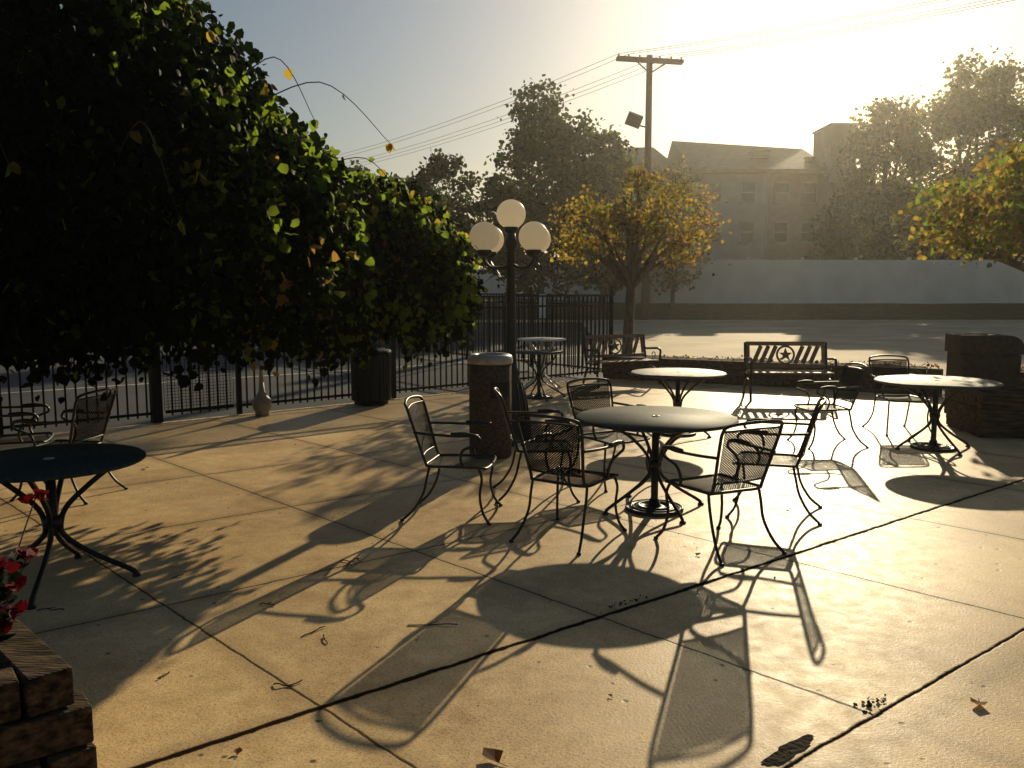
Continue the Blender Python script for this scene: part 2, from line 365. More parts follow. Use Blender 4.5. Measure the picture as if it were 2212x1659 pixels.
# ---------------------------------------------------------------- trees
def tree(pos,label,lobes,n,size,mix,mats,trunk_h,tr,barkm=bark,clump=.45,nclump=None,shell=.55,gap=0,name="leafy_tree"):
    e=empty(name,pos,0,label,"tree")
    b=B(); lean=Vector((rng.normal()*.1,rng.normal()*.1,0))
    top=Vector((lean.x,lean.y,trunk_h)); 
    pts=smooth([(0,0,-.05),(lean.x*.3,lean.y*.3,trunk_h*.4),top],4); m=len(pts)
    b.tube(pts,[tr*(1.35 if i==0 else 1-.3*i/m) for i in range(m)],10)
    for (c,r) in lobes:
        c=Vector(c)
        for k in range(3):
            tgt=c+Vector(rng.normal(size=3).tolist())*min(r)*.45
            mid=top.lerp(tgt,.5)+Vector(rng.normal(size=3).tolist())*.15*min(r)
            ps=smooth([top*.85,mid,tgt],4); b.tube(ps,[tr*.5*(1-.85*i/len(ps)) for i in range(len(ps))],6)
            for q in range(3):
                s2=ps[len(ps)//2+q]; t2=s2+Vector(rng.normal(size=3).tolist())*min(r)*.5
                b.tube([s2,(s2+t2)/2+Vector((0,0,.1)),t2],[tr*.18,tr*.12,tr*.05],5)
    b.obj("trunk",barkm,e)
    vol=np.array([r[0]*r[1]*r[2] for c,r in lobes])**.67; pr=vol/vol.sum()
    nc=nclump or 160; cc=[]
    for _ in range(nc):
        i=rng.choice(len(lobes),p=pr); c,r=lobes[i]; d=rng.normal(size=3); d/=np.linalg.norm(d)
        rad=shell+(1.03-shell)*rng.random()**.6
        cc.append(np.array(c)+d*np.array(r)*rad)
    cc=np.array(cc); w_=rng.random(nc)**1.2+.2; idx=rng.choice(nc,size=n,p=w_/w_.sum())
    P_=cc[idx]+rng.normal(size=(n,3))*clump*(.6+.6*rng.random((nc,1)))[idx]*np.array([1,1,.75])
    cm_=rng.choice(len(mats),size=nc,p=mix); mi=np.where(rng.random(n)<.6,cm_[idx],rng.choice(len(mats),size=n,p=mix))
    leaves("crown",P_,size*(.6+.8*rng.random(n)),mi,mats,e)
    return e
FM=[L_fdark,L_fgreen,L_yel]
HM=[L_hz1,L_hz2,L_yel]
tree((1.6,46.8,.35),"tall dark green pear tree beside white wall",[((0,0,3.6),(3.6,3,2.6)),((.0,0,7),(2.7,2.6,3)),((-.2,0,10),(1.4,1.4,2.1)),((-2.2,0,5),(1.8,1.8,2.4)),((1.9,.3,8),(1.3,1.3,2.2))],20000,.21,[.75,.24,.01],FM,2.2,.22,clump=.40,nclump=340)
tree((5.0,47,.35),"rounded dark green tree beside utility pole",[((0,0,4),(2.2,2,2.8)),((.2,0,7.2),(1.4,1.5,2.3))],9500,.21,[.6,.35,.05],FM,2.0,.18,clump=.36,nclump=180)
tree((-4.4,47.5,.4),"smaller dark green tree behind iron fence",[((0,0,3.8),(2.3,2,2.6)),((.6,0,6.4),(1.5,1.4,2)),((-1.6,0,5.0),(1.5,1.4,2.2))],9500,.21,[.75,.24,.01],FM,2.0,.18,clump=.36,nclump=180)
tree((-9,49,.4),"smaller dark green tree behind iron fence",[((0,0,3.8),(2.6,2,2.6)),((.3,0,6.0),(1.8,1.4,2.0))],6000,.24,[.75,.24,.01],FM,2.0,.18,clump=.4,nclump=150)
tree((8.9,47.5,.5),"thin reddish brown autumn tree against apartment building",[((0,0,4.2),(2.1,2,2.8)),((-.2,0,6.3),(1.3,1.3,1.4))],5000,.18,[.35,.35,.3],[L_hz1,L_brn,L_org],2.0,.13,clump=.35,nclump=150)
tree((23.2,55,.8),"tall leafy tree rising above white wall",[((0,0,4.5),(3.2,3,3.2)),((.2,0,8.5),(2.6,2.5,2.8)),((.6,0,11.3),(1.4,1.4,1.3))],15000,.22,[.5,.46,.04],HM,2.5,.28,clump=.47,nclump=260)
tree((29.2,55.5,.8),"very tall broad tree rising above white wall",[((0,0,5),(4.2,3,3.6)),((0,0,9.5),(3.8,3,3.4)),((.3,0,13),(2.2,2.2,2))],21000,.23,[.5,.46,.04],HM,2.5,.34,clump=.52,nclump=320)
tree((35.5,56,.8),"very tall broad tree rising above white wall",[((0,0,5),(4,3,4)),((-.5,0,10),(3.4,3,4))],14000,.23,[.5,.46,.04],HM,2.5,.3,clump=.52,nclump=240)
tree((2.35,17.4,.2),"small autumn tree with thin golden brown leaves",[((-.6,0,2.75),(.95,.9,.62)),((.75,0,2.8),(.95,.9,.72)),((.15,0,3.15),(.85,.85,.62)),((-.9,.2,2.25),(.6,.6,.4)),((1.0,-.3,2.25),(.55,.6,.4)),((.2,0,3.6),(.35,.35,.3))],4500,.064,[.07,.33,.32,.28],[L_green,L_gold,L_yel,L_org],1.75,.12,barkl,clump=.15,nclump=170,shell=.3)
tree((9.6,14.8,.2),"green and yellow autumn tree with spreading leafy branches",[((-1.0,0,2.85),(1.5,1.5,.8)),((.6,0,3.6),(1.9,1.8,.9)),((-1.6,-.2,2.5),(.9,1.0,.5)),((.8,-.3,2.7),(1.6,1.4,.8))],11000,.085,[.24,.30,.36,.10],[L_green,L_gold,L_yel,L_org],1.7,.16,barkl,clump=.21,nclump=230,shell=.3)
P_=np.stack([rng.uniform(-160,-14,14000),rng.uniform(70,85,14000),rng.random(14000)**1.2*7+1],1); P_[:,2]*=(.7+.35*np.sin(P_[:,0]*.35)*np.sin(P_[:,0]*.11+1))
o=leaves("distant_woodland",P_,.7+.5*rng.random(14000),rng.integers(0,2,14000),[L_fdark,L_fgreen]); o["kind"]="stuff"
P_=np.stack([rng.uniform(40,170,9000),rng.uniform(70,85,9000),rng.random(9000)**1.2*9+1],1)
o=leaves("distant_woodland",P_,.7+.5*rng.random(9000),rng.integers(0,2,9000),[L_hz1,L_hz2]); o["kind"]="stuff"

# ---------------------------------------------------------------- weeping tree
we=empty("weeping_tree",(-5.6,7.2,0),0,"large weeping tree with dense dark hanging foliage","tree")
O=np.array([-5.6,7.2,0.])
b=B(); ps=smooth([(0,0,-.05),(.1,.05,1),(.0,0,1.9),(.5,-.1,2.7)],5); b.tube(ps,[.22-.1*i/len(ps) for i in range(len(ps))],12)
lob=[((-3.75,6.5,2.55),(1.95,1.6,1.72),750),((-2.5,6.3,1.9),(1.30,1.2,1.22),620),((-1.66,8.0,1.70),(1.20,1.1,1.02),520),((-2.75,7.8,2.2),(1.25,1.2,1.2),260),((-5.8,7.2,2.7),(2.3,2.0,1.8),260)]
for c,r,_ in lob:
    t_=Vector(c)-Vector(O.tolist()); q=smooth([(0.1,0,1.9),Vector((.1,0,1.9)).lerp(t_,.5)+Vector((0,0,.6)),t_+Vector((0,0,r[2]*.6))],6)
    b.tube(q,[.1*(1-.8*i/len(q)) for i in range(len(q))],8)
b.obj("trunk",bark,we)
pts=[];dirs=[];sz=[];mi=[]
def inside(p,skip,lim=.6):
    for k,(c,r,_) in enumerate(lob):
        if k!=skip and ((p[0]-c[0])/r[0])**2+((p[1]-c[1])/r[1])**2+((p[2]-c[2])/r[2])**2<lim: return True
    return False
for li,(c,r,ns) in enumerate(lob):
    c=np.array(c);r=np.array(r)
    for s_ in range(ns):
        az=rng.uniform(0,2*math.pi); th=rng.uniform(.05,1.4); k=rng.uniform(.84,1.04)*(1+.05*math.sin(5*az+li)); zend=1.32+rng.normal()*.09
        if rng.random()<.08: zend-=.12
        pm=[.78,.20,.019,.001] if (math.cos(az)>.4 and li in(1,2)) else [.98,.018,.002,.0]  # brighter leaf mix on the sunward side paints the light into the crown
        ymat=rng.choice(4,p=pm); 
        while True:
            th+=.05/r[2]
            if th<1.55:
                p=c+r*k*np.array([math.sin(th)*math.cos(az),math.sin(th)*math.sin(az),math.cos(th)])
                d=np.array([math.cos(az)*.5,math.sin(az)*.5,-.9])
            else:
                p=p+np.array([rng.normal()*.01,rng.normal()*.01,-.045]); d=np.array([0,0,-1.])
            az+=rng.normal()*.02
            if p[2]<zend: break
            if inside(p,li): 
                if th>1.55 and p[2]<c[2]-.6: break
                continue
            pts.append(p+rng.normal(size=3)*.035); dirs.append(d); sz.append(rng.uniform(.038,.072)*(1.0 if rng.random()<.85 else 1.3)); mi.append(ymat if rng.random()<.7 else rng.choice(4,p=pm))
for _ in range(760):
    li=rng.integers(0,4); c,r,_n=lob[li]; c=np.array(c);r=np.array(r)
    az=rng.uniform(0,2*math.pi); th=rng.uniform(.2,1.9); q=c+r*1.0*np.array([math.sin(th)*math.cos(az),math.sin(th)*math.sin(az),math.cos(th)])
    if q[2]<1.4 or inside(q,-1): continue
    lit_side=(math.cos(az)>(.7 if li==0 else .4))  # sunlit side of the crown, painted by picking brighter leaves
    m_=rng.choice(4,p=[.28,.62,.08,.02] if lit_side else [.97,.025,.005,.0])
    for k in range(rng.integers(6,18)):
        pts.append(q+rng.normal(size=3)*.065+np.array([math.cos(az),math.sin(az),-.3])*.08); dirs.append(np.array([math.cos(az)*.4,math.sin(az)*.4,-.8])); sz.append(rng.uniform(.045,.085)); mi.append(m_)
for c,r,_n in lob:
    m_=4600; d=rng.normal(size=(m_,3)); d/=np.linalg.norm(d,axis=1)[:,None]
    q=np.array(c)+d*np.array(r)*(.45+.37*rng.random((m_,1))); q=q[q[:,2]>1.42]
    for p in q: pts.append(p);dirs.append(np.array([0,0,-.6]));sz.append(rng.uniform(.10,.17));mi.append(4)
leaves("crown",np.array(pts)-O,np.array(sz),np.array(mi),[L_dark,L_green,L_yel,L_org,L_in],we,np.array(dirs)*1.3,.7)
for (p0,p1,p2) in [((-2.9,6.4,3.4),(-2.55,6.3,3.9),(-2.1,6.2,3.5)),((-2.7,6.4,3.1),(-2.2,6.2,3.6),(-1.7,6.1,3.1)),((-3.2,6.2,3.8),(-2.8,6.2,4.15),(-2.4,6.1,3.85)),((-2.1,6.5,2.95),(-1.4,6.4,3.2),(-.88,6.3,2.75)),
    ((-1.9,7.8,2.7),(-1.3,7.7,2.85),(-.9,7.6,2.4)),((-2.2,6.4,3.0),(-1.7,6.3,3.35),(-1.4,6.2,2.9)),((-1.4,8,2.6),(-.9,7.9,2.65),(-.62,7.8,2.15)),((-3.4,5.3,2.9),(-3.1,4.95,3.0),(-2.8,4.85,2.4)),((-2.4,5.3,2.5),(-2.1,5.0,2.65),(-1.9,4.95,2.1)),((-3.6,5.6,3.9),(-3.1,5.3,4.1),(-2.8,5.2,3.6))]:
    q=smooth([p0,p1,p2],7); lp=[]; b=B(); b.tube([v-Vector(O.tolist()) for v in q],[.006-.004*i/len(q) for i in range(len(q))],5)
    br=b.obj("branch",bark,we)
    for i in range(4,len(q),5): lp.append(np.array(q[i]))
    lp.append(np.array(q[-1])); lp.append(np.array(q[-1]))
    o=leaves("leaf_spray",np.array(lp)-O,.05+.04*rng.random(len(lp)),rng.integers(0,2,len(lp)),[L_green,L_yel],br,np.tile([0.2,0,-1.],(len(lp),1)),.4); o["kind"]="stuff"

# ---------------------------------------------------------------- fence
def panel(e,a,bb,h=1.6,mesh=False,name="fence_panel"):
    a=Vector(a);bb=Vector(bb);d=bb-a;Ln=d.length;M=Matrix.Rotation(math.atan2(d.y,d.x),3,'Z')
    b=B(); mid=(a+bb)/2
    for z in (.12,h-.22,h-.04): b.box((mid.x,mid.y,z),(Ln-.07,.03,.035),0,M)
    n_=int(round(Ln/.115))
    for i in range(1,n_):
        p=a.lerp(bb,i/n_); b.box((p.x,p.y,.06+(h-.1)/2),(.019,.019,h-.12),0,M)
    if mesh:
        for k in range(34):
            z0=.14+(k%17)*.04
            b.box((mid.x,mid.y-.0,z0),(Ln-.08,.004,.006),0,M)
        for i in range(int(Ln/.045)):
            p=a.lerp(bb,(i+.5)/int(Ln/.045)); b.box((p.x,p.y,.48),(.006,.004,.68),0,M)
        b.box((mid.x,mid.y,.84),(Ln-.08,.03,.03),0,M)
    return b.obj(name,fence_m,e)
def posts(e,plist,h=1.64,wd=.06,M=None):
    for p in plist:
        b=B(); b.box((p[0],p[1],h/2),(wd,wd,h),0,M); b.lathe([(wd*.75,h),(wd*.75,h+.015),(wd*.5,h+.03),(.028,h+.05),(.03,h+.075),(.005,h+.1)],(p[0],p[1],0),10); b.obj("fence_post",fence_m,e)
FM3=Matrix.Rotation(math.atan2(.661,.75),3,'Z')
e=empty("iron_fence",(0,0,0),0,"black iron picket fence with gate along patio edge","fence")
S=[-12.4,-10.05,-7.7,-5.35,-3.6,-2.5,0,2.5,5]
posts(e,[fp(s) for s in S if s!=-3.6],M=FM3); posts(e,[fp(-3.6)],wd=.12,M=FM3)
for i in range(len(S)-1):
    if S[i]==-3.6: panel(e,fp(-3.52),fp(-2.55),mesh=True,name="gate")
    else: panel(e,fp(S[i]),fp(S[i+1]))
e=empty("iron_fence",(0,0,0),0,"black iron picket fence turning away across asphalt lot","fence")
c0=fp(5); dd=Vector((-.62,.785,0)); q=[c0+dd*(.08 if i==0 else 2.4*i) for i in range(6)]
posts(e,q[1:],M=FM3)
for i in range(5): panel(e,q[i],q[i+1])
for k,(s_,w_,h_) in enumerate([(2.0,.2,.5),(6.2,.24,.42)]):
    p=c0+dd*s_; b=B(); M=Matrix.Rotation(math.atan2(dd.y,dd.x),3,'Z'); b.box((0,0,0),(w_,.01,h_),0,M); b.box((0,0,h_/2-.03),(w_*.3,.016,.02),1,M); b.box((0,0,-h_/2+.03),(w_*.3,.016,.02),1,M)
    o=b.obj("fence_sign",[signm,iron],None,(p.x-.03,p.y-.03,1.32)); tag(o,"small blank white sign hung on iron fence","sign","small signs on the fence")

# ---------------------------------------------------------------- street lamp
e=empty("street_lamp",(-.01,9.35,0),0,"black five globe lamp post with fluted base","street lamp")
b=B(); b.lathe([(.27,0),(.27,.05),(.24,.07),(.22,.2),(.19,.24),(.17,.45),(.12,.66),(.09,.74),(.11,.78),(.07,.84),(.055,1.0),(.045,2.12),(.06,2.14),(.075,2.2),(.05,2.25),(.045,2.32)],n=24)
for k in range(12):
    a=k*math.pi/6; b.tube([(.2*math.cos(a),.2*math.sin(a),.25),(.17*math.cos(a),.17*math.sin(a),.46),(.115*math.cos(a),.115*math.sin(a),.67)],.014,5)
b.obj("post",lampb,e)
def globe(loc):
    b=B(); pr=[(.158*math.sin(math.pi*i/20)+.0005,-.158*math.cos(math.pi*i/20)) for i in range(21)]; b.lathe(pr,(0,0,0),32); b.obj("globe",gm,e,loc)
    b=B(); b.lathe([(.03,-.21),(.07,-.19),(.085,-.15),(.08,-.135)],(0,0,0),20); b.obj("globe_holder",lampb,e,loc)
globe((0,0,2.50))
for a in (-50,40,130,220):
    a=R(a); d=Vector((math.cos(a),math.sin(a),0)); b=B()
    b.tube(smooth([Vector((0,0,1.98)),d*.12+Vector((0,0,1.93)),d*.28+Vector((0,0,1.93)),d*.37+Vector((0,0,2.0)),d*.37+Vector((0,0,2.06))],5),.018,8)
    b.tube(smooth([Vector((0,0,1.84)),d*.15+Vector((0,0,1.82)),d*.26+Vector((0,0,1.91))],5),.01,6)
    cpts=[d*(.42+.04*math.cos(t))+Vector((0,0,1.93+.04*math.sin(t))) for t in np.linspace(0,5,12)]; b.tube(cpts,.008,5)
    b.obj("lamp_arm",lampb,e); globe((d.x*.37,d.y*.37,2.245))

# ---------------------------------------------------------------- bins
e=empty("litter_bin",(-.22,8.58,0),0,"round stone aggregate litter bin with pale ring top","litter bin")
b=B(); b.lathe([(.2,0),(.215,.03),(.215,.94),(.20,.95)],n=40); b.obj("body",stone,e)
b=B(); b.lathe([(.205,.951),(.226,.955),(.23,.99),(.22,1.03),(.19,1.05),(.14,1.045),(.13,1.0),(.12,.98)],n=40); b.obj("lid",ringm,e)
b=B(); 
for s_ in range(9):
    a=R(-95+s_*6.5+10); b.box((.219*math.cos(a),.219*math.sin(a),.70),(.008,.027,.16),0,Matrix.Rotation(a,3,'Z'))
b.obj("opening",blackm,e)
e=empty("waste_bin",(-2.08,12.5,0),R(20),"black slatted waste bin against iron fence","litter bin")
b=B(); b.lathe([(.26,.05),(.27,.08),(.27,.72),(.26,.74)],n=32); 
for k in range(26):
    a=2*math.pi*k/26; b.box((.285*math.cos(a),.285*math.sin(a),.40),(.012,.045,.66),0,Matrix.Rotation(a,3,'Z'))
b.obj("body",blackm,e)
b=B(); b.lathe([(.29,.742),(.305,.75),(.305,.78),(.28,.80),(.2,.82),(.15,.825),(.14,.80)],n=32); b.obj("lid",blackm,e)
b=B(); b.lathe([(.22,0),(.25,.01),(.25,.048)],n=32); b.obj("foot",blackm,e)
e=empty("ash_receptacle",(-3.36,11.35,0),0,"vase shaped cigarette receptacle with slender tall neck","ashtray")
b=B(); b.lathe([(.085,0),(.10,.02),(.09,.05),(.12,.10),(.13,.15),(.115,.22),(.07,.28),(.04,.33),(.03,.45)],n=28); b.obj("base",vase_m,e)
b=B(); b.lathe([(.03,.451),(.02,.7),(.016,.92),(.03,.94),(.03,1.0),(.01,1.02)],n=20); b.obj("neck",vase_m,e)

# ---------------------------------------------------------------- tables
def ring(r,z,n=48,c=(0,0)): return [(c[0]+r*math.cos(2*math.pi*i/n),c[1]+r*math.sin(2*math.pi*i/n),z) for i in range(n)]
def round_table(loc,rz,rad,label,h=.73,plate=True,top=irontop,leg=iron,nleg=4,name="patio_table",foot=.42):
    e=empty(name,loc,rz,label,"table","round patio tables")
    b=B(); b.lathe([(rad-.004,h-.018),(rad,h-.012),(rad,h-.004),(rad-.004,h),(.02,h+.002)],n=72,mi=0)
    b.tube(ring(rad-.002,h-.014),.011,6,0,True); b.tube(ring(rad*.55,h-.026),.007,5,0,True)
    b.lathe([(.03,h),(.03,h+.006),(.018,h+.008),(.014,h+.004)],n=20,mi=1)
    b.obj("table_top",[top,ringm],e)
    b=B(); b.lathe([(.028,h-.02),(.028,.10 if plate else .30),(.03,.03 if plate else .28)],n=14)
    b.lathe([(.05,.33),(.055,.36),(.05,.39)],n=16)
    b.obj("column",leg,e)
    for k in range(nleg):
        a=2*math.pi*k/nleg; d=Vector((math.cos(a),math.sin(a),0)); t=Vector((-d.y,d.x,0))
        b=B()
        b.tube(smooth([d*(rad*.72)+Vector((0,0,h-.03)),d*.24+Vector((0,0,h-.13)),d*.09+Vector((0,0,h-.27)),d*.045+Vector((0,0,.36)),d*.06+Vector((0,0,.27)),d*.2+Vector((0,0,.16)),d*(foot-.03)+Vector((0,0,.045)),d*foot+Vector((0,0,.012))],5),.013 if plate else .016,7)
        b.lathe([(.024,0),(.024,.012),(.012,.02)],tuple(d*foot),10)
        b.obj("leg",leg,e)
    if plate:
        b=B()
        b.lathe([(.225,.0),(.225,.016),(.19,.022),(.185,.014),(.15,.02),(.145,.028),(.10,.03),(.095,.02),(.05,.035),(.035,.09)],n=48)
        b.tube(ring(.215,.02,40),.009,6,0,True); b.tube(ring(.165,.024,40),.008,6,0,True); b.tube(ring(.12,.032,30),.008,6,0,True)
        b.obj("base_plate",leg,e)
    return e
round_table((1.107,6.48,0),R(20),.61,"large round dark metal patio table with umbrella hole")
round_table((1.945,9.92,0),R(50),.545,"round dark metal patio table near wooden benches",top=ironglint)
round_table((4.52,9.01,0),R(10),.61,"round metal mesh patio table glinting in sun",top=ironglint)
round_table((-2.68,4.85,0),R(12),.51,"round dark patio table on splayed legs near timber planter",plate=False,foot=.44)
round_table((.42,13.2,0),R(15),.38,"small round metal table beside iron fence")
round_table((.50,14.3,0),R(40),.40,"small white round table beside iron fence",h=.86,top=whitem,leg=whitem,plate=False)

# ---------------------------------------------------------------- chairs
def meshpanel(b,quad,nu,nv,wd,bulge=0,mi=1):
    p00,p10,p11,p01=[Vector(p) for p in quad]
    nrm=((p10-p00).cross(p01-p00)).normalized()
    def P(u,v): 
        q=(p00*(1-u)+p10*u)*(1-v)+(p01*(1-u)+p11*u)*v; return q+nrm*bulge*(1-(2*u-1)**2)
    A=nu; Bn=nv
    for fam in (1,-1):
        for k in range(-Bn if fam==1 else 0,A if fam==1 else A+Bn):
            if fam==1: lo=max(0,-k); hi=min(Bn,A-k)
            else: lo=max(0,k-A); hi=min(Bn,k)
            if hi-lo<.3: continue
            jj=np.linspace(lo,hi,5)
            pts=[P((k+fam*j)/A,j/Bn) for j in jj]
            vs=[]
            for t in range(len(pts)):
                d=(pts[min(t+1,4)]-pts[max(t-1,0)]).normalized(); s=d.cross(nrm).normalized()*wd/2; vs+=[pts[t]+s,pts[t]-s]
            b.add(vs,[(2*t,2*t+1,2*t+3,2*t+2) for t in range(4)],mi)
def build_chair():
    e=empty("patio_chair",(0,0,0),0,"black wrought iron mesh armchair","chair","wrought iron patio chairs")
    hs=.41
    b=B(); sq=[(-.21,-.20,hs),(.21,-.20,hs),(.235,.23,hs),(-.235,.23,hs)]
    meshpanel(b,sq,22,22,.0085,-.015)
    fr=smooth([(-.21,-.20,hs),(-.225,.0,hs),(-.235,.20,hs),(-.20,.245,hs-.008),(0,.255,hs-.012),(.20,.245,hs-.008),(.235,.20,hs),(.225,0,hs),(.21,-.20,hs),(0,-.21,hs),(-.21,-.2,hs)],4)[:-1]
    b.tube(fr,.011,6,0,True); b.obj("seat",[iron,ironmesh],e)
    b=B(); bq=[(-.19,-.235,hs+.07),(.19,-.235,hs+.07),(.225,-.335,.83),(-.225,-.335,.83)]
    meshpanel(b,bq,20,22,.0080,.02)
    b.tube(smooth([(-.21,-.20,hs),(-.205,-.225,hs+.06),(-.235,-.30,.72),(-.24,-.335,.83),(-.20,-.36,.87),(0,-.385,.885),(.20,-.36,.87),(.24,-.335,.83),(.235,-.30,.72),(.205,-.225,hs+.06),(.21,-.20,hs)],5),.0115,6)
    b.tube(smooth([(-.207,-.232,hs+.07),(0,-.252,hs+.07),(.207,-.232,hs+.07)],4),.008,6)
    b.tube(smooth([(-.238,-.335,.83),(0,-.362,.838),(.238,-.335,.83)],4),.008,6)
    b.obj("backrest",[iron,ironmesh],e)
    for s in(-1,1):
        b=B()
        b.tube(smooth([(s*.235,-.29,.66),(s*.27,-.15,.655),(s*.285,.05,.65),(s*.285,.15,.655),(s*.285,.205,.64),(s*.283,.21,.60),(s*.275,.15,.575),(s*.262,.08,.54),(s*.245,.06,.47),(s*.232,.08,hs)],5),.0105,6)
        b.tube(smooth([(s*.285,.0,.662),(s*.288,.1,.668),(s*.287,.2,.65)],3),.014,6)
        b.obj("armrest",iron,e)
        b=B(); b.tube(smooth([(s*.225,.19,hs),(s*.24,.215,.33),(s*.235,.20,.2),(s*.25,.225,.08),(s*.275,.275,.008)],5),.0105,6); b.lathe([(.016,0),(.016,.012),(.01,.018)],(s*.275,.275,0),8); b.obj("leg",iron,e)
        b=B(); b.tube(smooth([(s*.21,-.18,hs),(s*.215,-.20,.32),(s*.215,-.23,.2),(s*.235,-.30,.08),(s*.26,-.38,.008)],5),.0105,6); b.lathe([(.016,0),(.016,.012),(.01,.018)],(s*.26,-.38,0),8); b.obj("leg",iron,e)
    return e
ch=build_chair()
def az(a): return -R(a)
place=[((-.40,6.35),98,"black wrought iron mesh armchair at large round table"),
((.42,5.80),33,None),((1.36,5.58),-27,None),((1.97,6.41),-70,"wrought iron mesh armchair with sunlit glinting seat"),((.88,7.42),148,None),((.24,6.95),86,None),
((3.42,9.25),-95,"wrought iron armchair standing alone near wooden bench"),((4.62,10.05),178,"wrought iron armchair behind glinting mesh table"),
((-3.72,6.95),-80,"wrought iron armchair near fence beside dark round table"),((-4.3,7.3),70,"wrought iron armchair near fence beside dark round table")]
for i,(p,a,l) in enumerate(place):
    if i==0: ch.location=(p[0],p[1],0); ch.rotation_euler=(0,0,az(a)); ch["label"]=l
    else: clone(ch,(p[0],p[1],0),az(a),l or "black wrought iron mesh armchair around large table")

# ---------------------------------------------------------------- benches
def bench(loc,rz,label):
    e=empty("park_bench",loc,rz,label,"bench","star emblem park benches")
    w_=1.27
    b=B()
    for k in range(5): b.box((0,-.02+.085*k-.2,.42+.004*abs(k-2)),(w_-.06,.065,.022))
    b.obj("seat",wood,e,bevel=.004)
    ex=Matrix.Rotation(R(-12),3,'X')
    def bp(x,z): return Vector((x,.21+(z-.42)*.21,z))
    b=B()
    b.box(bp(0,.84),(w_-.06,.03,.06),0,ex); b.box(bp(0,.50),(w_-.06,.03,.05),0,ex)
    for s in(-1,1):
        b.box(bp(s*(w_/2-.06),.67),(.05,.03,.28),0,ex)
        for k in range(3):
            x=s*.235+(k-1)*.115*1.0+s*.085
            b.box(bp(x,.67),(.062,.018,.30),0,ex@Matrix.Rotation(R(24),3,'Y'))
    b.obj("backrest",wood,e)
    b=B(); rg=[bp(.13*math.cos(t),.67+.13*math.sin(t)) for t in np.linspace(0,2*math.pi,33)[:-1]]; b.tube(rg,.017,6,0,True)
    vs=[]
    for k in range(10):
        r_=.11 if k%2==0 else .044; t=math.pi/2+k*math.pi/5; vs.append(bp(r_*math.cos(t),.67+r_*math.sin(t))+Vector((0,-.012,0)))
    v2=[v+Vector((0,.024,0)) for v in vs]; fs=[tuple(range(10)),tuple(range(10,20))[::-1]]+[(k,k+10,(k+1)%10+10,(k+1)%10) for k in range(10)]
    b.add(vs+v2,fs); b.obj("star_emblem",wood,e)
    for s in(-1,1):
        x=s*(w_/2-.015); b=B()
        b.tube(smooth([(x,-.26,0),(x,-.24,.1),(x,-.20,.25),(x,-.24,.42),(x,-.25,.52),(x,-.26,.60),(x,-.18,.64),(x,.0,.63),(x,.2,.62),(x,.26,.66)],5),.02,7)
        b.tube(smooth([(x,.30,0),(x,.25,.12),(x,.17,.3),(x,.20,.42),(x,.25,.6),(x,.30,.86)],5),.02,7)
        b.tube([(x,-.22,.40),(x,0,.385),(x,.19,.40)],.018,6)
        b.tube(smooth([(x,-.2,.2),(x,-.05,.3),(x,.1,.3),(x,.22,.18)],4),.012,6)
        b.tube([(x,.05*math.cos(t)-.05,.52+.05*math.sin(t)) for t in np.linspace(0,6.0,14)],.009,5)
        b.obj("bench_end",iron,e)
    return e
bench((4.25,13.0,0),R(-4),"wooden slat bench with star emblem and iron ends")
bench((1.95,15.0,0),R(24),"wooden slat bench with star emblem by fence corner")

# ---------------------------------------------------------------- timber planter bed behind benches
def timbers(b,p,q,courses,th=.14,wd=.14,seg=2.2,z0=0):
    p=Vector((*p,0));q=Vector((*q,0));d=q-p;Ln=d.length;u=d.normalized();M=Matrix.Rotation(math.atan2(d.y,d.x),3,'Z')
    for c in range(courses):
        s=-(.0 if c%2 else seg/2)
        while s<Ln:
            a=max(0,s);e_=min(Ln,s+seg)
            if e_-a>.05:
                m=p+u*((a+e_)/2); b.box((m.x+rng.normal()*.004,m.y+rng.normal()*.004,z0+th*(c+.5)),(e_-a-.012,wd+rng.normal()*.004,th-.008),0,M@Matrix.Rotation(rng.normal()*.004,3,'Z'))
            s+=seg
e=empty("timber_planter",(0,0,0),0,"low timber edged planter bed running behind benches","planter")
b=B(); timbers(b,(1.75,16.1),(6.9,13.55),3); b.obj("edging",timber,e,bevel=.01)
def bedmesh(poly,z,name,mt,par,res=.35):
    b=B(); p00,p10,p11,p01=[Vector((*p,0)) for p in poly]; nu=30;nv=6;vs=[]
    for j in range(nv+1):
        for i in range(nu+1):
            u=i/nu;v=j/nv;q=(p00*(1-u)+p10*u)*(1-v)+(p01*(1-u)+p11*u)*v; edge=(v==1 or i in(0,nu)); vs.append((q.x,q.y,(-.05 if edge else z+rng.normal()*.015)))
    b.add(vs,[(j*(nu+1)+i,j*(nu+1)+i+1,(j+1)*(nu+1)+i+1,(j+1)*(nu+1)+i) for j in range(nv) for i in range(nu)],0,True); return b.obj(name,mt,par)
bedmesh([(1.8,16.15),(6.95,13.6),(7.6,15.2),(2.6,17.9)],.33,"soil",soil,e)
e=empty("timber_planter",(0,0,0),0,"timber edged planter bed around leafy tree","planter")
b=B(); timbers(b,(7.05,13.45),(15,10.0),3); b.obj("edging",timber,e,bevel=.01)
bedmesh([(7.05,13.5),(15.1,10.1),(16.0,12.6),(7.8,15.6)],.33,"soil",soil,e)
P_=[];
for _ in range(900):
    u=rng.random();v=rng.random(); a=np.array([1.9,16.2]);bq=np.array([14.5,10.4]); q=a+(bq-a)*u+np.array([.42,.9])*v*1.4; P_.append((q[0],q[1],.34+rng.random()*.03))
P_=np.array(P_); o=leaves("leaf_mulch",P_,.03+.03*rng.random(len(P_)),rng.choice(3,size=len(P_),p=[.2,.1,.7]),[L_dark,L_org,L_brn],None,None,1); o["kind"]="stuff"

